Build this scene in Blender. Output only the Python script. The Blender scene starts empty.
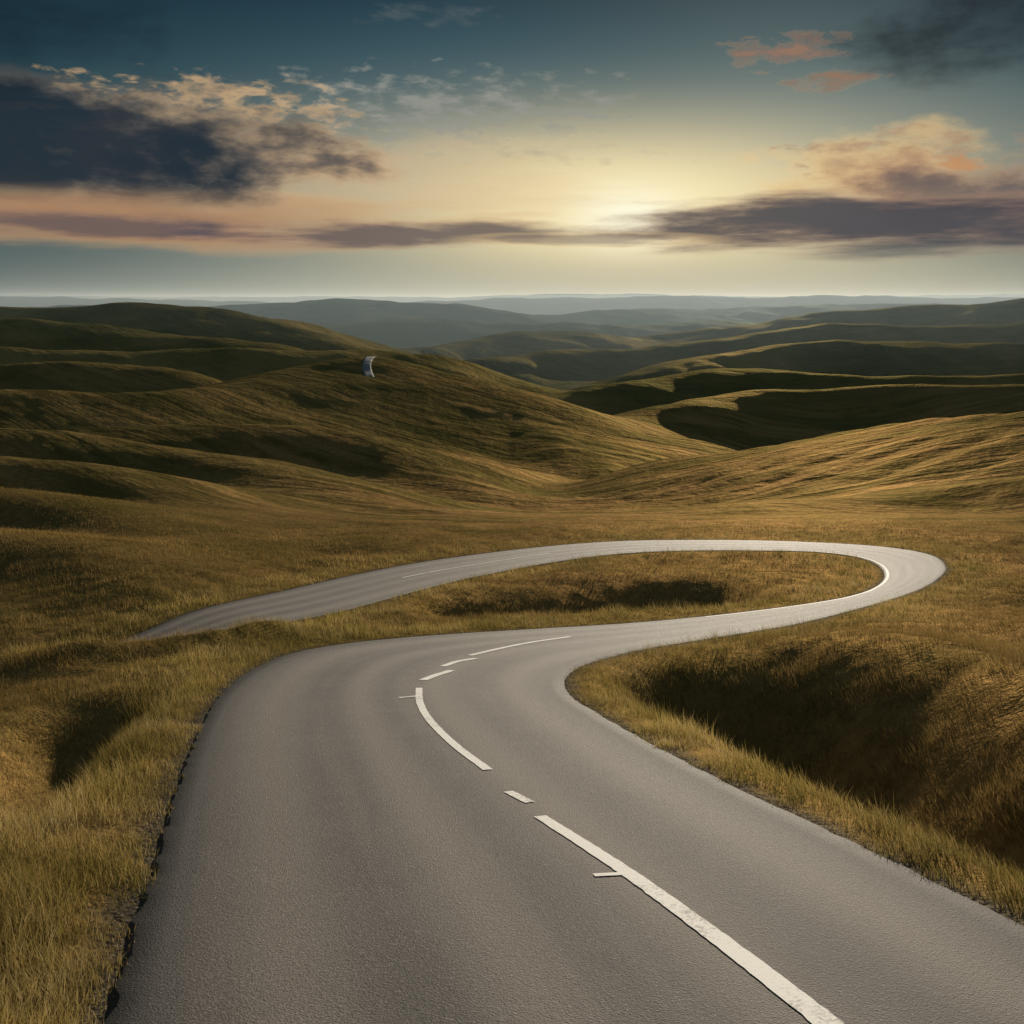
import bpy, math, numpy as np
from mathutils import Vector
rng=np.random.default_rng(7)
F=1000.0; CX=512.0; HY=300.0
scene=bpy.context.scene

# ------------------------------------------------------------------ helpers
perm=rng.permutation(256).astype(np.int32); perm=np.concatenate([perm,perm])
gang=rng.random(256)*2*math.pi; GX=np.cos(gang).astype(np.float32); GY=np.sin(gang).astype(np.float32)
def perlin(x,y):
    xi=np.floor(x).astype(np.int64); yi=np.floor(y).astype(np.int64)
    xf=(x-xi); yf=(y-yi); xi&=255; yi&=255; x1=(xi+1)&255; y1=(yi+1)&255
    def g(a,b,dx,dy):
        h=perm[perm[a]+b]; return GX[h]*dx+GY[h]*dy
    u=xf*xf*xf*(xf*(xf*6-15)+10); v=yf*yf*yf*(yf*(yf*6-15)+10)
    a=g(xi,yi,xf,yf); b=g(x1,yi,xf-1,yf); c=g(xi,y1,xf,yf-1); d=g(x1,y1,xf-1,yf-1)
    return (a+(b-a)*u)*(1-v)+(c+(d-c)*u)*v
def fbm(x,y,o=4,r=.5):
    s=0;a=1.0
    for i in range(o):
        s=s+a*perlin(x*(2**i)+17.3*i,y*(2**i)-9.1*i); a*=r
    return s
def sstep(a,b,x):
    t=np.clip((x-a)/(b-a),0,1); return t*t*(3-2*t)
def smax(a,b,s):
    h=np.clip(s-np.abs(a-b),0,None)/s
    return np.maximum(a,b)+h*h*s*.25

# ------------------------------------------------------------------ base fall of the land away from the viewpoint
tab=[(-40,-6.62),(0,3.1),(25,9.175),(35,11.4),(45,13.2),(55,14.7),(70,16.6),(85,19),(120,25.5),(200,42),(300,58),(380,66),(450,69),(600,74),(800,80),(1200,88),(2000,100),(4000,110),(7000,110),(10000,70),(14000,10)]
ty=np.array([a for a,b in tab],float); tz=np.array([b for a,b in tab],float)
gy=np.arange(-40,14000,0.5); gz=np.interp(gy,ty,tz)
k=np.hanning(25); k/=k.sum()
gz=np.convolve(np.pad(gz,12,mode='reflect',reflect_type='odd'),k,mode='valid')
def Dfun(Y): return np.interp(Y,gy,gz)
ys_=np.arange(3,110,0.05); ps_=Dfun(ys_)/ys_
def back(px,py):
    px=np.asarray(px,float);py=np.asarray(py,float)
    p=(py-HY)/F
    d=np.interp(-p,-ps_,ys_)
    return np.stack([(px-CX)/F*d,d],-1)

# ------------------------------------------------------------------ road edges
st=[(60,1150,1330,1080),(105,1010,1180,1003),(150,870,900,865),(185,760,700,770),(215,700,600,715),(255,668,566,692),
(310,649,570,673),(400,638,600,660),(500,631,650,649),(620,624,730,636),(700,617,800,624),(780,608,870,606),(845,598,920,590),
(876,587,942,576),(885,576,946,566),(878,565,932,555),(855,557,890,547.5),(810,552,830,543),(750,551,760,540.5),(690,551,690,540),
(620,554,620,541),(550,563,550,546),(490,574,480,554),(440,585,410,564),(395,597,340,578),(340,612,270,594),(260,627,190,610),(170,641,110,625)]
st=np.array(st,float)
L=back(st[:,0],st[:,1]); R=back(st[:,2],st[:,3])
hd=(L[0]+R[0]-L[2]-R[2]); hd/=np.linalg.norm(hd)
nn=np.array([-hd[1],hd[0]])
c0=(L[0]+R[0])/2; hw=np.linalg.norm(L[1]-R[1])/2*0.95
sgn=np.sign(np.dot(L[0]-c0,nn))
pre=[(c0+hd*s+nn*sgn*hw,c0+hd*s-nn*sgn*hw) for s in (26,14,6)]
hl=np.array([-1,-.30]); hl/=np.linalg.norm(hl)
post=[(L[-1]+hl*s,R[-1]+hl*s) for s in (5,12,22)]
L=np.array([a for a,b in pre]+list(L)+[a for a,b in post]); R=np.array([b for a,b in pre]+list(R)+[b for a,b in post])
def catmull(P,n):
    P=np.vstack([2*P[0]-P[1],P,2*P[-1]-P[-2]]); out=[]
    for i in range(1,len(P)-2):
        t=np.linspace(0,1,n,endpoint=False)[:,None]
        a,b,c,d=P[i-1],P[i],P[i+1],P[i+2]
        out.append(.5*((2*b)+(-a+c)*t+(2*a-5*b+4*c-d)*t*t+(-a+3*b-3*c+d)*t**3))
    out.append(P[-2][None]); return np.vstack(out)
def smooth(P,it):
    P=P.copy()
    for _ in range(it): P[1:-1]=.25*P[:-2]+.5*P[1:-1]+.25*P[2:]
    return P
Ls=smooth(catmull(L,24),60); Rs=smooth(catmull(R,24),60)
dipA=(L[-4]+R[-4])/2
def dip(X,Y):
    px=X-dipA[0]; py_=Y-dipA[1]
    al=px*hl[0]+py_*hl[1]; ac=px*-hl[1]+py_*hl[0]
    return 1.6*sstep(-4,6,al)*np.exp(-(ac/7.0)**2)*sstep(40,20,np.hypot(px,py_))
def surf(X,Y): return -Dfun(Y)-dip(X,Y)

# signed distance raster
RX0,RX1,RY0,RY1,RS=-48.,48.,-30.,92.,0.14
rx=np.arange(RX0,RX1,RS); ry=np.arange(RY0,RY1,RS)
GXX,GYY=np.meshgrid(rx,ry); GXX=GXX.astype(np.float32);GYY=GYY.astype(np.float32)
dist2=np.full(GXX.shape,1e6,np.float32)
def win(x0,x1,y0,y1,e=2):
    i0=min(len(rx),max(0,int((x0-RX0)/RS)));i1=max(0,int((x1-RX0)/RS)+e);j0=min(len(ry),max(0,int((y0-RY0)/RS)));j1=max(0,int((y1-RY0)/RS)+e)
    return slice(j0,j1),slice(i0,i1)
for E in (Ls,Rs):
    E2=E[::3]
    for i in range(len(E2)-1):
        a=E2[i];b=E2[i+1]; d=b-a; l2=float(d@d)+1e-9
        w_=win(min(a[0],b[0])-14,max(a[0],b[0])+14,min(a[1],b[1])-14,max(a[1],b[1])+14)
        sx=GXX[w_];sy=GYY[w_]
        if sx.size==0: continue
        t=np.clip(((sx-a[0])*d[0]+(sy-a[1])*d[1])/l2,0,1)
        q=(sx-a[0]-t*d[0])**2+(sy-a[1]-t*d[1])**2
        np.minimum(dist2[w_],q,out=dist2[w_])
sd=np.minimum(np.sqrt(dist2),14.0)
inside=np.zeros(GXX.shape,bool)
for i in range(0,len(Ls)-3,3):
    Q=[Ls[i],Rs[i],Rs[i+3],Ls[i+3]]
    q=np.array(Q); x0,y0=q.min(0)-RS; x1,y1=q.max(0)+RS
    w_=win(x0,x1,y0,y1)
    sx=GXX[w_];sy=GYY[w_]
    if sx.size==0: continue
    c=np.zeros(sx.shape,bool)
    for e in range(4):
        a=Q[e];b=Q[(e+1)%4]
        cond=((a[1]>sy)!=(b[1]>sy))
        xx=(b[0]-a[0])*(sy-a[1])/((b[1]-a[1]) if abs(b[1]-a[1])>1e-9 else 1e-9)+a[0]
        c^=(cond&(sx<xx))
    inside[w_]|=c
sd=np.where(inside,-sd,sd)
def sdist(X,Y):
    fx=np.clip((X-RX0)/RS,0,len(rx)-1.001); fy=np.clip((Y-RY0)/RS,0,len(ry)-1.001)
    ix=fx.astype(int);iy=fy.astype(int);u=fx-ix;v=fy-iy
    r=(sd[iy,ix]*(1-u)+sd[iy,ix+1]*u)*(1-v)+(sd[iy+1,ix]*(1-u)+sd[iy+1,ix+1]*u)*v
    out=(X<RX0)|(X>RX1)|(Y<RY0)|(Y>RY1)
    return np.where(out,14.0,r)

# ------------------------------------------------------------------ hills: (crest points, near slope, far slope, rounding, union width)
def W(px,py,d): return ((px-CX)/F*d, d, -(py-HY)/F*d)
ridges=[
 ([(-250,440,115),(0,455,115),(90,473,112),(200,508,100),(290,540,82)],.48,.3,5,2.0),
 ([(-250,480,80),(0,490,80),(100,514,76),(180,545,66),(250,572,55)],.46,.3,3.0,1.2),
 ([(-250,520,50),(0,538,50),(80,552,50),(150,583,44)],.42,.3,2.2,1.0),
 ([(1500,385,170),(1200,398,175),(1024,415,190),(880,431,205),(760,450,215),(690,463,222),(630,482,222)],.13,.42,10,4),
 ([(1500,455,110),(1200,462,115),(1024,480,120),(900,492,120),(780,508,110)],.34,.3,7,3),
 ([(-300,390,270),(0,393,290),(120,399,300),(230,384,340),(300,364,380),(350,357,400),(400,363,400),(450,381,380),(520,422,330),(580,455,280),(630,482,245)],.19,.42,10,4),
 ([(-200,430,170),(0,434,180),(130,446,180),(250,468,165),(350,500,140),(420,520,120)],.36,.3,7,3),
 ([(120,425,240),(230,420,250),(330,430,245),(420,458,220),(500,492,190)],.28,.3,8,3),
 ([(-300,385,400),(-60,373,420),(30,364,430),(100,361,430),(170,370,420),(250,394,400)],.42,.4,12,4),
 ([(500,462,330),(560,440,350),(600,424,380),(680,404,420),(760,393,450),(860,388,450),(960,386,440),(1150,384,430),(1600,380,420)],.42,.3,10,5),
 ([(470,414,560),(560,394,600),(640,377,640),(740,366,680),(800,371,680),(900,377,640),(1100,373,640),(1600,370,620)],.36,.35,15,8),
 ([(600,382,800),(700,360,850),(780,344,900),(880,340,900),(1000,345,880),(1150,342,880),(1700,340,860)],.34,.35,20,10),
 ([(540,350,1500),(680,333,1500),(800,313,1500),(860,310,1500),(930,309,1450),(1024,301,1400),(1200,293,1400),(1800,290,1400)],.30,.3,35,16),
 ([(640,352,1100),(760,330,1150),(880,326,1150),(1024,322,1120),(1300,318,1100)],.32,.3,30,12),
 ([(380,350,1200),(450,342,1300),(520,331,1400),(600,336,1450),(700,330,1500)],.32,.3,30,16),
 ([(-700,300,900),(-200,304,900),(0,309,900),(100,306,900),(170,301,900),(230,311,900),(300,334,850),(370,358,800)],.33,.3,28,10),
 ([(-600,322,740),(-100,320,750),(60,324,760),(150,333,760),(250,345,720),(330,362,680)],.33,.3,18,8),
 ([(-600,345,560),(-100,346,600),(0,345,620),(100,352,620),(200,346,640),(300,352,650),(400,352,680),(450,362,700)],.32,.3,14,8),
 ([(400,372,900),(480,362,1000),(560,350,1100),(640,352,1100),(720,346,1150)],.35,.3,22,12),
 ([(420,392,640),(480,380,680),(540,384,660),(580,396,620)],.33,.3,14,6),
 ([(-900,300,2500),(180,308,2500),(260,303,2500),(340,298,2500),(400,302,2500),(470,308,2500),(560,318,2500)],.26,.2,70,30),
 ([(420,322,2600),(520,316,2800),(640,310,3000),(760,307,3200),(860,304,3200),(1000,305,3200),(1800,302,3200)],.26,.2,80,40),
 ([(300,322,2000),(400,318,2050),(500,322,2100),(600,326,2100),(720,320,2200)],.26,.2,60,30),
 ([(-1200,294,5200),(-200,295,5200),(60,297,5200),(200,301,5200),(330,304,5200),(440,302,5200),(520,296,5200),(600,300,5200),(680,294,5200),(760,300,5200),(860,294,5200),(960,300,5200),(1100,295,5200),(2200,294,5200)],.22,.1,90,30),
 ([(-1200,294,9000),(0,294,9000),(100,298,9000),(280,296,9000),(420,298,9000),(500,295,9000),(640,293.5,9000),(740,297.5,9000),(900,296.5,9000),(1050,293,9000),(2200,294,9000)],.2,.1,120,40),
]
def densify(pts):
    P=np.array([W(*p) for p in pts]); return smooth(catmull(P,3),3)
ridgesW=[(densify(p),kf,kb,r_,s_) for p,kf,kb,r_,s_ in ridges]
def ridge_h(P,X,Y,kf,kb,r_):
    best=np.full(X.shape,-1e9)
    for i in range(len(P)-1):
        ax,ay,az=P[i];bx,by,bz_=P[i+1]; dx,dy=bx-ax,by-ay; l2=dx*dx+dy*dy
        t=np.clip(((X-ax)*dx+(Y-ay)*dy)/l2,0,1)
        ey=Y-ay-t*dy
        d=np.sqrt((X-ax-t*dx)**2+ey**2+r_*r_)
        k_=kf+(kb-kf)*np.clip(.5+ey/d,0,1)
        best=np.maximum(best,az+(bz_-az)*t-k_*(d-r_))
    return best
def polydist(P,X,Y):
    best=np.full(X.shape,1e12)
    for i in range(len(P)-1):
        ax,ay=P[i][:2];bx,by=P[i+1][:2]; dx,dy=bx-ax,by-ay; l2=dx*dx+dy*dy
        t=np.clip(((X-ax)*dx+(Y-ay)*dy)/l2,0,1)
        best=np.minimum(best,(X-ax-t*dx)**2+(Y-ay-t*dy)**2)
    return np.sqrt(best)
def tr(pts,depth,sig):
    b=catmull(back([p[0] for p in pts],[p[1] for p in pts]),3); return (b,depth,sig)
trenches=[tr([(675,680),(790,712),(920,762),(1060,815),(1300,900)],3.1,3.1),
          tr([(860,660),(1000,690),(1200,730)],-.8,2.6),
          tr([(470,602),(560,598),(660,592)],1.8,3.0),
          tr([(-200,800),(-50,785),(60,755),(140,700)],2.7,2.2),
          tr([(-300,652),(-50,652),(60,652),(150,646),(215,640)],-1.15,2.0)]
def H(X,Y):
    s=sdist(X,Y)
    z=surf(X,Y)
    m=sstep(0,3.0,s)
    far=sstep(0.5,9,s)
    inner=sstep(.5,3.6,s)
    nearf=sstep(120,60,Y)
    n1=fbm(X/9.,Y/9.,2); n2=fbm(X/1.6+40,Y/1.6,3)
    z=z+nearf*(inner*.6*n1+m*.11*n2+.05*m)
    for P,dep,sg in trenches:
        d=polydist(P,X,Y); z=z-nearf*dep*np.exp(-(d/sg)**2)*inner
    fz=z
    wa=9*sstep(80,300,Y)
    wx=X+fbm(X/80+3,Y/80,3)*wa; wy=Y+fbm(X/80-8,Y/80+5,3)*wa
    for P,kf,kb,r_,s_ in ridgesW:
        fz=smax(fz,ridge_h(P,wx,wy,kf,kb,r_),s_)
    z=z+(fz-z)*far
    a=sstep(70,160,Y)
    z=z+a*(fbm(X/55,Y/55,2,.4)*2.4+fbm(X/9,Y/9,2)*.18)
    z=z+sstep(400,1100,Y)*fbm(X/230,Y/230,3,.45)*13
    z=z+sstep(2500,5000,Y)*fbm(X/900,Y/900,3,.5)*12
    z=z-.07*sstep(-.02,-.22,s)
    return z,s

NR,NC=1500,900
v=np.linspace(0,1,NR); Yr=8*np.exp(v*math.log(13500/8.))-16
u=np.linspace(-1.35,1.35,NC)
Yg,Ug=np.meshgrid(Yr,u,indexing='ij'); Xg=Ug*(Yg+18)
Xf=Xg.ravel();Yf=Yg.ravel()
Zf=np.empty_like(Xf);Sf=np.empty_like(Xf)
CH=100000
for i in range(0,len(Xf),CH):
    Zf[i:i+CH],Sf[i:i+CH]=H(Xf[i:i+CH],Yf[i:i+CH])
def make_grid(name,co,nr,nc,mat,attrs={},uv=None,flatcols=()):
    me=bpy.data.meshes.new(name)
    me.vertices.add(len(co)); me.vertices.foreach_set('co',co.astype(np.float32).ravel())
    i=np.arange((nr-1)*(nc-1)); r=i//(nc-1); c=i%(nc-1); a=r*nc+c
    f=np.stack([a,a+1,a+nc+1,a+nc],-1).astype(np.int32)
    me.loops.add(f.size); me.loops.foreach_set('vertex_index',f.ravel())
    me.polygons.add(len(f)); me.polygons.foreach_set('loop_start',np.arange(0,f.size,4,dtype=np.int32))
    me.polygons.foreach_set('use_smooth',~np.isin(c,list(flatcols)))
    me.update(calc_edges=True)
    for k_,val in attrs.items():
        at=me.attributes.new(k_,'FLOAT','POINT'); at.data.foreach_set('value',val.astype(np.float32))
    if uv is not None:
        ul=me.uv_layers.new(name='UVMap'); ul.data.foreach_set('uv',uv[f.ravel()].astype(np.float32).ravel())
    me.materials.append(mat)
    ob=bpy.data.objects.new(name,me); scene.collection.objects.link(ob); return ob

# ------------------------------------------------------------------ node helpers
class NB:
    def __init__(s,nt): s.nt=nt; s.n=nt.nodes; s.l=nt.links
    def new(s,t,**kw):
        n=s.n.new(t)
        for k_,v_ in kw.items(): setattr(n,k_,v_)
        return n
    def put(s,sock,v_):
        if hasattr(v_,'is_output'): s.l.new(v_,sock)
        else:
            if isinstance(v_,(tuple,list)) and len(v_)==3 and sock.type=='RGBA': v_=(*v_,1)
            sock.default_value=v_
    def m(s,op,a,b=None,c=None,clamp=False):
        n=s.new('ShaderNodeMath',operation=op,use_clamp=clamp); s.put(n.inputs[0],a)
        if b is not None: s.put(n.inputs[1],b)
        if c is not None: s.put(n.inputs[2],c)
        return n.outputs[0]
    def add(s,a,b): return s.m('ADD',a,b)
    def sub(s,a,b): return s.m('SUBTRACT',a,b)
    def mul(s,a,b): return s.m('MULTIPLY',a,b)
    def ss(s,x,a,b,o0=0.,o1=1.):
        n=s.new('ShaderNodeMapRange',interpolation_type='SMOOTHSTEP'); s.put(n.inputs[0],x)
        n.inputs[1].default_value=a;n.inputs[2].default_value=b;n.inputs[3].default_value=o0;n.inputs[4].default_value=o1
        return n.outputs[0]
    def mix(s,f,a,b,bt='MIX'):
        n=s.new('ShaderNodeMix',data_type='RGBA',blend_type=bt); s.put(n.inputs[0],f); s.put(n.inputs[6],a); s.put(n.inputs[7],b); return n.outputs[2]
    def comb(s,x,y,z):
        n=s.new('ShaderNodeCombineXYZ'); s.put(n.inputs[0],x);s.put(n.inputs[1],y);s.put(n.inputs[2],z); return n.outputs[0]
    def noise(s,vec,scale,detail=4,rough=.5,dist=0,out=0):
        n=s.new('ShaderNodeTexNoise'); s.put(n.inputs['Vector'],vec); n.inputs['Scale'].default_value=scale
        n.inputs['Detail'].default_value=detail;n.inputs['Roughness'].default_value=rough;n.inputs['Distortion'].default_value=dist
        return n.outputs[out]
    def mapping(s,vec,rot=0,scale=(1,1,1),loc=(0,0,0)):
        n=s.new('ShaderNodeMapping'); s.put(n.inputs[0],vec); n.inputs[1].default_value=loc; n.inputs[2].default_value=(0,0,rot); n.inputs[3].default_value=scale; return n.outputs[0]
    def ramp(s,f,els,interp='LINEAR'):
        n=s.new('ShaderNodeValToRGB'); s.put(n.inputs[0],f); cr=n.color_ramp; cr.interpolation=interp
        while len(cr.elements)<len(els): cr.elements.new(.5)
        for e,(p,c) in zip(cr.elements,els): e.position=p; e.color=(*c,1)
        return n.outputs[0]
def mat(name):
    m=bpy.data.materials.new(name); m.use_nodes=True; b=NB(m.node_tree); bs=m.node_tree.nodes['Principled BSDF']; return m,b,bs
def bump(b,bs,h,strength,dist,prev=None):
    n=b.new('ShaderNodeBump'); b.put(n.inputs['Height'],h); b.put(n.inputs['Strength'],strength); n.inputs['Distance'].default_value=dist
    if prev is not None: b.l.new(prev,n.inputs['Normal'])
    b.l.new(n.outputs[0],bs.inputs['Normal']); return n.outputs[0]
def srgb(r,g,b_):
    f=lambda c:(c/255/12.92 if c/255<=.04045 else ((c/255+.055)/1.055)**2.4)
    return (f(r),f(g),f(b_))

# terrain material
mt,b,bs0=mat('grassland')
mt.node_tree.nodes.remove(bs0); bs=b.new('ShaderNodeBsdfDiffuse')
gl=b.new('ShaderNodeBsdfGlossy'); gl.inputs['Roughness'].default_value=.68
mx=b.new('ShaderNodeMixShader'); mx.inputs[0].default_value=.30
b.l.new(bs.outputs[0],mx.inputs[1]); b.l.new(gl.outputs[0],mx.inputs[2]); b.l.new(mx.outputs[0],mt.node_tree.nodes['Material Output'].inputs[0])
pos=b.new('ShaderNodeNewGeometry').outputs['Position']
sep=b.new('ShaderNodeSeparateXYZ'); b.l.new(pos,sep.inputs[0]); PY=sep.outputs[1]
edge=b.new('ShaderNodeAttribute',attribute_name='edge').outputs['Fac']
flow=b.noise(pos,.008,1,.5,out=1)
warp=b.new('ShaderNodeVectorMath',operation='MULTIPLY_ADD'); b.l.new(flow,warp.inputs[0]); warp.inputs[1].default_value=(34,34,0); b.l.new(pos,warp.inputs[2]); wp=warp.outputs[0]
def rotst(ang,sl_,sc,det=4):
    r=b.mapping(wp,-math.radians(ang)); return b.noise(b.mapping(r,0,(sl_,sc,.0)),1,det,.6)
side=b.ss(sep.outputs[0],-20,60)
stk=b.mix(side,rotst(-38,.018,.24,3),rotst(4,.02,.34,3))
wide=b.mix(side,rotst(-38,.006,.05,1),rotst(6,.006,.06,1))
patch=b.noise(pos,.018,3,.6)
patch2=b.noise(pos,.11,4,.62)
fine=b.noise(pos,1.6,4,.72)
vfine=b.noise(pos,11,2,.7)
col=b.ramp(patch,[(.30,(.16,.125,.036)),(.42,(.31,.195,.070)),(.55,(.40,.235,.095)),(.72,(.23,.175,.052))])
col=b.mix(b.mul(b.ss(patch2,.45,.7),.7),col,(.16,.13,.04))
sx=b.ss(stk,.36,.64); sw=b.ss(wide,.40,.60)
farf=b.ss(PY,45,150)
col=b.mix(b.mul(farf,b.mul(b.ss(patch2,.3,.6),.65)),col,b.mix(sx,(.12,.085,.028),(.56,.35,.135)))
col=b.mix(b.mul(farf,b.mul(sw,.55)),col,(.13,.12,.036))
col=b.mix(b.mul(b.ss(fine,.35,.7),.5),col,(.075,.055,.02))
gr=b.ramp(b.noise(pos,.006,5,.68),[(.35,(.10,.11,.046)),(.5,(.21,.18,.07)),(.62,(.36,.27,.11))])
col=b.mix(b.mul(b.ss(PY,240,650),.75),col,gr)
dist_haze_col=b.ramp(b.ss(PY,800,5200),[(0,(.13,.135,.075)),(.35,(.085,.12,.105)),(1,(.075,.11,.125))])  # aerial haze painted into the ground colour, bluer with distance
col=b.mix(b.mul(b.ss(PY,700,2400),.85),col,dist_haze_col)
dirt=b.mix(b.ss(b.noise(pos,30,3,.7),.4,.65),(.05,.043,.034),(.16,.135,.10))
col=b.mix(b.ss(b.add(edge,b.mul(b.sub(fine,.5),.9)),.5,.0),col,dirt)
b.put(bs.inputs['Color'],col); bs.inputs['Roughness'].default_value=.6
b.put(gl.inputs['Color'],b.mix(1.,col,(1.1,1.1,1.1),'MULTIPLY'))
hgt=b.add(b.add(b.mul(fine,.12),b.mul(vfine,.03)),b.mul(farf,b.add(b.mul(sx,.24),b.mul(patch2,1.9))))
bump(b,bs,hgt,1.,1.); b.l.new(bs.inputs['Normal'].links[0].from_socket,gl.inputs['Normal'])
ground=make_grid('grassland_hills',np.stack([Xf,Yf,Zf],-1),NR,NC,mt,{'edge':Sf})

# ------------------------------------------------------------------ road
ma,b,bs=mat('asphalt')
uvn=b.new('ShaderNodeUVMap',uv_map='UVMap').outputs[0]
su=b.new('ShaderNodeSeparateXYZ'); b.l.new(uvn,su.inputs[0]); U=su.outputs[0]
pos=b.new('ShaderNodeNewGeometry').outputs['Position']
def track(c,w): return b.m('EXPONENT',b.mul(b.m('POWER',b.mul(b.m('ABSOLUTE',b.sub(U,c)),1/w),2),-1.))
wt=b.m('ADD',b.add(track(.17,.07),track(.40,.05)),b.add(track(.62,.06),track(.85,.06)),clamp=True)
lon=b.noise(b.mapping(uvn,0,(16,.08,1)),1,4,.65)
big=b.noise(pos,.45,5,.7)
grit=b.noise(pos,34,4,.85)
vor=b.new('ShaderNodeTexVoronoi',feature='F1'); b.put(vor.inputs['Vector'],pos); vor.inputs['Scale'].default_value=60
base=b.mix(b.ss(big,.3,.7),(.030,.027,.032),(.070,.062,.064))
base=b.mix(b.mul(wt,.70),base,(.205,.172,.150))
base=b.mix(b.mul(b.ss(lon,.4,.7),.5),base,(.14,.118,.106))
base=b.mix(b.mul(b.ss(grit,.52,.72),.85),base,(.36,.32,.30))
base=b.mix(b.mul(b.ss(grit,.48,.3),.92),base,(.008,.0075,.009))
edg=b.m('MULTIPLY',b.m('ABSOLUTE',b.sub(U,.5)),2.)
base=b.mix(b.mul(b.ss(b.add(edg,b.mul(b.sub(big,.5),.2)),.78,1.0),.75),base,(.022,.02,.021))
b.put(bs.inputs['Base Color'],base); b.put(bs.inputs['Roughness'],b.add(.64,b.mul(grit,.2))); bs.inputs['Specular IOR Level'].default_value=.24
bump(b,bs,b.add(b.mul(vor.outputs['Distance'],.4),grit),1.,.016)
CAM=.035
def road_mesh(name,Lp,Rp,nc,mat_,zoff,zf=surf,skirt=.12,jit=.04):
    n=len(Lp); cl=(Lp+Rp)/2; ss_=np.concatenate([[0],np.cumsum(np.linalg.norm(np.diff(cl,axis=0),axis=1))])
    t=np.linspace(0,1,nc); wdt=np.linalg.norm(Lp-Rp,axis=1)
    jl=fbm(ss_*1.7,ss_*0+3.3,4,.7)*jit/wdt; jr=fbm(ss_*1.7,ss_*0+8.3,4,.7)*jit/wdt
    T=t[None,:]*np.ones((n,1)); T[:,0]+=jl; T[:,-1]+=jr
    T=np.concatenate([T[:,:1],T,T[:,-1:]],1)
    X=Lp[:,0:1]*(1-T)+Rp[:,0:1]*T; Y=Lp[:,1:2]*(1-T)+Rp[:,1:2]*T
    Z=zf(X,Y)+zoff+CAM*(1-(2*T-1)**2)
    Z[:,0]-=skirt;Z[:,-1]-=skirt
    uv=np.stack([T,ss_[:,None]*np.ones_like(T)],-1)
    return make_grid(name,np.stack([X,Y,Z],-1).reshape(-1,3),n,nc+2,mat_,{},uv.reshape(-1,2),flatcols=(0,nc))
def resamp(P,Q,step):
    cl=(P+Q)/2; s=np.concatenate([[0],np.cumsum(np.linalg.norm(np.diff(cl,axis=0),axis=1))])
    ns=np.arange(0,s[-1],step)
    f=lambda A:np.stack([np.interp(ns,s,A[:,0]),np.interp(ns,s,A[:,1])],-1)
    return f(P),f(Q)
Lr,Rr=resamp(Ls,Rs,.12)
road=road_mesh('road',Lr,Rr,25,ma,.004)
allc=np.concatenate([Lr[::2]*(1-t)+Rr[::2]*t for t in np.linspace(0,1,41)]); allt=np.repeat(np.linspace(0,1,41),len(Lr[::2]))
def roadz(P):
    out=np.empty(len(P))
    for i,p in enumerate(P):
        t=allt[np.argmin(((allc-p)**2).sum(1))]; out[i]=CAM*(1-(2*t-1)**2)
    return np.convolve(np.pad(out,3,mode='edge'),np.ones(7)/7,'valid')
mp,b,bs=mat('road_paint')
pos=b.new('ShaderNodeNewGeometry').outputs['Position']
w1=b.noise(pos,26,5,.8); w2=b.noise(pos,1.6,3,.6)
wear=b.ss(b.add(w1,b.mul(b.sub(w2,.5),.6)),.52,.66)
b.put(bs.inputs['Base Color'],b.mix(b.mul(wear,.7),b.mix(w2,(.78,.76,.72),(.88,.86,.82)),(.18,.16,.145))); bs.inputs['Roughness'].default_value=.75
bs.inputs['Specular IOR Level'].default_value=.3
bump(b,bs,w1,.3,.01)
parts=[]
def lift(C,w,T=None):
    T=np.gradient(C,axis=0); T/=np.linalg.norm(T,axis=1)[:,None]; Nn=np.stack([-T[:,1],T[:,0]],-1); rz=roadz(C)
    n=len(C); s=np.arange(n)*.15
    jl=1+fbm(s*5,s*0+1.1,3)*.18; jr=1+fbm(s*5,s*0+5.1,3)*.18
    co=[]
    for f,j in ((-1,jl),(0,1),(1,jr)):
        c=C+Nn*w*(f*np.ones(n)*j)[:,None]/2; co.append(np.stack([c[:,0],c[:,1],surf(c[:,0],c[:,1])+rz+.013],-1))
    return np.stack(co,1).reshape(-1,3)
def strip(name,pts,w0,w1_):
    B=back([p[0] for p in pts],[p[1] for p in pts])
    C=catmull(B,16) if len(B)>2 else B
    s=np.concatenate([[0],np.cumsum(np.linalg.norm(np.diff(C,axis=0),axis=1))]); ns=np.linspace(0,s[-1],max(6,int(s[-1]/.08)))
    C=np.stack([np.interp(ns,s,C[:,0]),np.interp(ns,s,C[:,1])],-1)
    parts.append(make_grid(name,lift(C,np.linspace(w0,w1_,len(C))[:,None]),len(C),3,mp))
strip('solid_line',[(845,1050),(818,1022),(700,930),(620,872),(540,820)],.20,.15)
strip('line_tick',[(594,880),(628,878)],.08,.08)
strip('dash',[(530,806),(508,795)],.13,.13)
strip('curved_line',[(488,773),(455,748),(430,723),(420,705),(419,690)],.14,.14)
strip('line_tick_2',[(399,700),(420,698)],.12,.12)
strip('dash_2',[(423,682),(436,677),(452,672)],.2,.2)
strip('dash_3',[(443,668),(458,663),(476,660)],.18,.18)
strip('long_line',[(470,657),(500,650),(530,644),(570,638)],.17,.17)
def strip_world(name,C,w): parts.append(make_grid(name,lift(C,w),len(C),3,mp))
e=(Ls*.95+Rs*.05)
strip_world('inner_edge_line',e[(3+10)*24:(3+17)*24],.13)
c2=(Ls*.5+Rs*.5)
strip_world('centre_line',c2[(3+21)*24:(3+23)*24+10],.12)
par=bpy.data.objects.new('road_markings',None); scene.collection.objects.link(par)
for o in parts: o.parent=par

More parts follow.
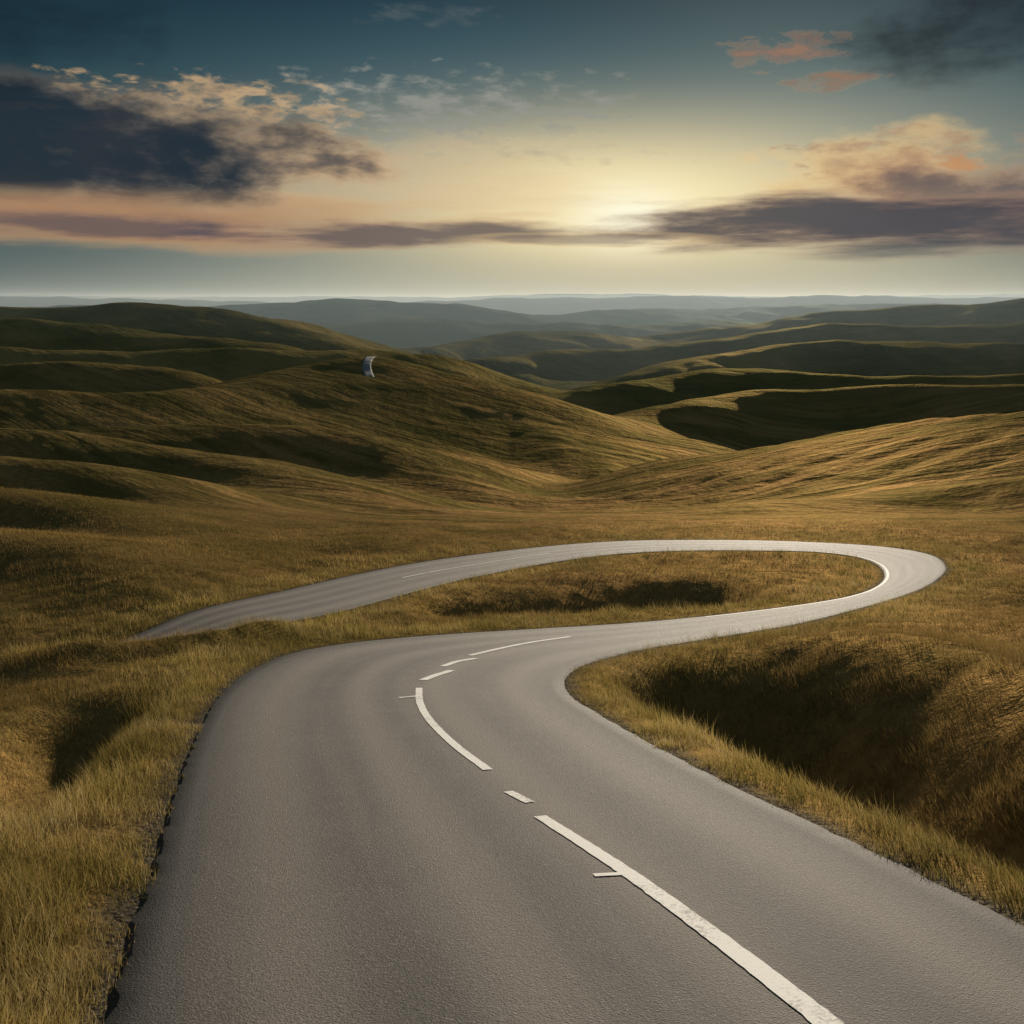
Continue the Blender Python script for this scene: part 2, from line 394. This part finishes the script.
# distant stretch of the road going over the spur, disappearing into the grass lower down
TP=catmull(np.array([(-54.5,420),(-56,404),(-56.3,392),(-55.,379),(-52.5,368),(-50.5,360)],float),24)
TT=np.gradient(TP,axis=0); TT/=np.linalg.norm(TT,axis=1)[:,None]; TN=np.stack([-TT[:,1],TT[:,0]],-1)
def zfar(X,Y):
    z,_=H(X.ravel(),Y.ravel()); return z.reshape(X.shape)+.22-.9*sstep(370,360,Y)
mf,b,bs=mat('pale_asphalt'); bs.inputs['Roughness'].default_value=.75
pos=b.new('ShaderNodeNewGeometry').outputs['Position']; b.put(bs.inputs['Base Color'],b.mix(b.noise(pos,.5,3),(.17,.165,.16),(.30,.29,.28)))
road_mesh('road',TP-TN*1.6,TP+TN*1.6,7,mf,0,zf=zfar,skirt=.6,jit=.5)

# ------------------------------------------------------------------ grass blades
def blades(name,N,y0,y1,umax,seg,mat_):
    lo,hi=math.log(y0),math.log(y1)
    Y=np.exp(rng.uniform(lo,hi,N)); X=rng.uniform(-1,1,N)*(umax*Y+2.5)
    s=sdist(X,Y)
    cl=fbm(X*.9,Y*.9,3)
    keep=(s>-.08+.18*rng.random(N)+.26*fbm(X*1.7+9,Y*1.7,2))&(rng.random(N)<np.clip(.8+cl*1.2,.12,1)*sstep(125,60,Y))
    X=X[keep];Y=Y[keep];s=s[keep];cl=cl[keep];n=len(X)
    Z=np.empty(n)
    for i in range(0,n,CH): Z[i:i+CH],_=H(X[i:i+CH],Y[i:i+CH])
    dfac=np.clip(Y/14,1,4)
    tall=1+.6*np.exp(-((s-1.3)/1.0)**2)
    h=(.055+.14*rng.random(n)**1.6)*(1+1.1*np.clip(cl,-.6,1))*tall*sstep(-.3,.9,s+.25)*(1+.10*(dfac-1))*sstep(130,60,Y)
    w=.0030*(.7+.6*rng.random(n))*dfac**1.05
    a=rng.random(n)*2*math.pi; dx=np.cos(a);dy=np.sin(a)
    la=rng.normal(2.6,1.1,n); lean=h*rng.uniform(.15,.8,n); lx=np.cos(la)*lean; ly=np.sin(la)*lean
    Pb=np.stack([X,Y,Z-.01],-1); D=np.stack([dx*w,dy*w,0*w],-1); Ln=np.stack([lx,ly,0*lx],-1); Up=np.stack([0*h,0*h,h],-1)
    if seg==1:
        V=np.stack([Pb-D,Pb+D,Pb+Ln+Up],1); nv=3
        loops=np.arange(n*3); ls=np.arange(0,n*3,3); tv=np.tile([0,0,1.],n)
    else:
        M=Pb+Ln*.35+Up*.6
        V=np.stack([Pb-D,Pb+D,M+D*.75,M-D*.75,Pb+Ln+Up],1); nv=5
        o=np.arange(n)[:,None]*5
        loops=np.concatenate([o+np.array([[0,1,2,3]]),o+np.array([[3,2,4]])],1).ravel(); ls=np.stack([np.arange(n)*7,np.arange(n)*7+4],1).ravel(); tv=np.tile([0,0,.6,.6,1.],n)
    me=bpy.data.meshes.new(name); me.vertices.add(n*nv); me.vertices.foreach_set('co',V.astype(np.float32).ravel())
    me.loops.add(len(loops)); me.loops.foreach_set('vertex_index',loops.astype(np.int32))
    me.polygons.add(len(ls)); me.polygons.foreach_set('loop_start',ls.astype(np.int32)); me.update(calc_edges=True)
    r_=rng.random(n)
    g=np.clip(r_*.6+.22+.40*fbm(X*.5,Y*.5,3),0,1)
    ramp=np.array([(.17,.155,.036),(.37,.275,.078),(.55,.40,.14),(.68,.53,.27)])
    cA=np.stack([np.interp(g,[.15,.4,.65,.9],ramp[:,j]) for j in range(3)],-1)
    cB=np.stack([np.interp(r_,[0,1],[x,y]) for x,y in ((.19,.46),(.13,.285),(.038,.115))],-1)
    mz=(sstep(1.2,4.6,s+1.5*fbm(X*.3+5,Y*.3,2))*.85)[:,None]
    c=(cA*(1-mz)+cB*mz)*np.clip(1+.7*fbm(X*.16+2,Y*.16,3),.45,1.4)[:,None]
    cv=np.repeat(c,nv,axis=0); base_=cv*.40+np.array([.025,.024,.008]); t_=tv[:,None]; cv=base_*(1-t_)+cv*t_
    at=me.color_attributes.new('tint','FLOAT_COLOR','POINT'); at.data.foreach_set('color',np.concatenate([cv,np.ones((len(cv),1))],1).astype(np.float32).ravel())
    me.materials.append(mat_); o=bpy.data.objects.new(name,me); scene.collection.objects.link(o); print(name,n); return o
mg,b,bs0=mat('grass_blade')
mg.node_tree.nodes.remove(bs0)
g=b.new('ShaderNodeAttribute',attribute_name='tint').outputs['Color']
df=b.new('ShaderNodeBsdfDiffuse'); b.l.new(g,df.inputs[0])
tl=b.new('ShaderNodeBsdfTranslucent'); b.l.new(g,tl.inputs[0]); mx=b.new('ShaderNodeMixShader'); mx.inputs[0].default_value=.45
b.l.new(df.outputs[0],mx.inputs[1]); b.l.new(tl.outputs[0],mx.inputs[2]); b.l.new(mx.outputs[0],mg.node_tree.nodes['Material Output'].inputs[0])
gp=bpy.data.objects.new('grass',None); scene.collection.objects.link(gp)
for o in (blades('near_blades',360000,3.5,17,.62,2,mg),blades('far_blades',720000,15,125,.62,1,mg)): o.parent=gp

# ------------------------------------------------------------------ light
SAZ,SEL=math.radians(15),math.radians(10.5)
sd_=Vector((math.sin(SAZ)*math.cos(SEL),math.cos(SAZ)*math.cos(SEL),math.sin(SEL)))
sl=bpy.data.lights.new('sun','SUN'); sl.energy=4.7; sl.angle=math.radians(.8); sl.color=(1,.87,.68)
so=bpy.data.objects.new('sun',sl); scene.collection.objects.link(so); so.rotation_euler=(-sd_).to_track_quat('-Z','Y').to_euler()

w=bpy.data.worlds.new('World'); scene.world=w; w.use_nodes=True
b=NB(w.node_tree); bg=w.node_tree.nodes['Background']
d=b.new('ShaderNodeTexCoord').outputs['Generated']
sp=b.new('ShaderNodeSeparateXYZ'); b.l.new(d,sp.inputs[0]); X_,Y_,Z_=sp.outputs
A=b.m('ARCTAN2',X_,Y_); hyp=b.m('SQRT',b.add(b.mul(X_,X_),b.mul(Y_,Y_))); T_=b.m('ARCTAN2',Z_,hyp)
sky=b.new('ShaderNodeTexSky',sky_type='NISHITA'); sky.sun_disc=False; sky.sun_elevation=SEL; sky.sun_rotation=SAZ
tn=b.m('MULTIPLY',T_,1/1.2,clamp=True)
g_=[(0,(112,132,134)),(.03,(98,124,130)),(.07,(98,124,130)),(.125,(78,112,122)),(.18,(40,82,96)),(.24,(20,54,68)),(.30,(18,44,58)),(.45,(62,90,106)),(1,(120,140,152))]
grad=b.ramp(tn,[(p,srgb(*c)) for p,c in g_])
def gauss(a0,sa,t0,st_):
    return b.m('EXPONENT',b.mul(b.add(b.m('POWER',b.mul(b.m('ABSOLUTE',b.sub(A,a0)),1/sa),2),b.m('POWER',b.mul(b.m('ABSOLUTE',b.sub(T_,t0)),1/st_),2)),-1.))
hd_=b.ss(b.m('ABSOLUTE',b.sub(A,.1)),.1,.6,1.,.5)
col=b.mix(1.,grad,b.comb(hd_,hd_,hd_),'MULTIPLY')
nis=b.mix(1.,sky.outputs[0],(.0022,.0026,.0028),'MULTIPLY')
col=b.mix(1.,col,nis,'ADD')
col=b.mix(b.mul(gauss(.08,.32,.10,.080),.62),col,srgb(235,205,150))
col=b.mix(b.mul(gauss(.12,.19,.09,.060),.95),col,srgb(255,238,186))
col=b.mix(b.mul(gauss(.115,.055,.083,.030),.92),col,srgb(255,252,225))
hz=b.m('MULTIPLY',b.ss(T_,.055,.0),gauss(.12,.42,.0,.3))
col=b.mix(b.mul(hz,.6),col,srgb(196,188,158))
vec=b.comb(b.mul(A,1.),b.mul(T_,2.2),0.)
nA=b.noise(vec,9,8,.58,.1); nB=b.noise(b.mapping(vec,0,(1,1.5,1),(3,5,1)),22,6,.62,.15)
nC=b.noise(b.mapping(vec,0,(1,1.2,1),(7,2,3)),30,6,.6,.1)
nS=b.noise(b.comb(b.mul(A,1.),b.mul(T_,7.),2.),5,6,.58,.2)
def px2(x,y):
    s=(x-CX)/F; return math.atan(s), math.atan(((HY-y)/F)/math.sqrt(1+s*s))
def cloud(col,x,y,wx,wy,noise,amp,lit,dark,op=1.,lo=0.,hi=.5,flat=None,dlo=.2,dhi=.9):
    a0,t0=px2(x,y); wa=wx/F; wt_=wy/F
    e=b.sub(1.,b.add(b.m('POWER',b.mul(b.m('ABSOLUTE',b.sub(A,a0)),1/wa),2),b.m('POWER',b.mul(b.m('ABSOLUTE',b.sub(T_,t0)),1/wt_),2)))
    e=b.m('MAXIMUM',e,-4.)
    f=b.add(e,b.mul(b.sub(noise,.5),amp))
    dn=b.ss(f,lo,hi)
    if flat is not None:
        tb=px2(x,flat)[1]; dn=b.mul(dn,b.ss(b.add(T_,b.mul(b.sub(nS,.5),.03)),tb-.012,tb+.016))
    c=b.mix(b.ss(f,dlo,dhi),lit,dark)
    return b.mix(b.mul(dn,op),col,c)
col=cloud(col,100,215,440,38,nS,1.8,srgb(206,164,114),srgb(172,132,98),.9,0,.9)
col=cloud(col,420,185,280,60,nS,2.0,srgb(232,205,158),srgb(215,185,145),.45,0,1.2)
col=cloud(col,440,112,210,46,nC,6.5,srgb(214,200,160),srgb(150,150,142),.8,.3,1.8)
col=cloud(col,560,150,160,20,nC,6.5,srgb(246,226,176),srgb(200,186,150),.6,.3,1.8)
col=cloud(col,180,108,190,34,nC,6.0,srgb(214,178,132),srgb(100,100,102),.85,.3,1.6,dlo=.8,dhi=2.4)
col=cloud(col,225,132,140,52,nB,5.0,srgb(208,172,126),srgb(84,88,94),.85,.1,1.5,dlo=.5,dhi=2.)
col=cloud(col,215,158,180,42,nA,3.2,srgb(196,158,118),srgb(60,66,76),.94,.0,.9,flat=192,dlo=.2,dhi=1.1)
col=cloud(col,30,145,270,64,nA,3.0,srgb(116,108,98),srgb(36,48,58),.97,-.3,.6,flat=196,dlo=-.1,dhi=.8)
col=cloud(col,380,232,230,17,nS,3.2,srgb(160,130,110),srgb(96,88,90),.85,-.1,.9)
col=cloud(col,60,224,230,16,nS,3.2,srgb(140,112,98),srgb(84,78,86),.75,-.1,1.)
col=cloud(col,880,168,150,44,nA,3.8,srgb(240,200,136),srgb(160,128,106),.8,.0,1.2,dlo=.4,dhi=1.7)
col=cloud(col,900,150,130,26,nC,6.0,srgb(238,194,130),srgb(170,134,106),.7,.3,2.0)
col=cloud(col,970,188,150,38,nA,3.2,srgb(190,146,112),srgb(92,84,88),.85,.0,1.0,dlo=.2,dhi=1.2)
col=cloud(col,900,224,280,31,nS,3.2,srgb(170,136,112),srgb(74,73,80),.95,-.3,.7,flat=253,dlo=-.1,dhi=.9)
col=cloud(col,590,240,150,8,nS,3.0,srgb(220,190,140),srgb(140,124,108),.7,-.1,.9)
col=cloud(col,785,50,54,17,nC,8,srgb(214,160,106),srgb(150,116,96),.9,-.2,2.2)
col=cloud(col,830,80,46,9,nC,8.,srgb(214,160,106),srgb(150,116,92),.85,-.2,2.2)
col=cloud(col,965,162,26,8,nC,6.,srgb(236,172,98),srgb(200,142,92),.8,-.1,2.)
col=cloud(col,1010,10,170,72,nA,3.,srgb(52,48,50),srgb(28,28,34),.85,.0,1.6)
col=cloud(col,0,30,200,70,nA,3.,srgb(28,46,58),srgb(18,32,44),.7,.0,1.8)
col=cloud(col,430,16,80,12,nC,6.,srgb(110,118,118),srgb(90,98,102),.6,.2,2.)
b.l.new(col,bg.inputs[0]); bg.inputs[1].default_value=1.0

# haze lying over the far valleys
hm=bpy.data.materials.new('haze'); hm.use_nodes=True; nt=hm.node_tree; nt.nodes.remove(nt.nodes['Principled BSDF'])
vs=nt.nodes.new('ShaderNodeVolumeScatter'); vs.inputs['Color'].default_value=(.44,.56,.64,1); vs.inputs['Density'].default_value=1.9e-4; vs.inputs['Anisotropy'].default_value=.3
nt.links.new(vs.outputs[0],nt.nodes['Material Output'].inputs['Volume'])
bpy.ops.mesh.primitive_cube_add(size=1); hb=bpy.context.object; hb.name='haze'; hb.location=(0,4800,-75); hb.scale=(24000,8200,230); hb.data.materials.append(hm)

# ------------------------------------------------------------------ camera
cd=bpy.data.cameras.new('camera'); cam=bpy.data.objects.new('camera',cd); scene.collection.objects.link(cam)
cd.sensor_width=36; cd.lens=36*F/1024; cd.shift_y=-(512-HY)/1024; cam.rotation_euler=(math.radians(90),0,0)
cd.clip_start=.1; cd.clip_end=60000; scene.camera=cam
scene.view_settings.view_transform='Standard'; scene.view_settings.look='None'; scene.view_settings.exposure=0
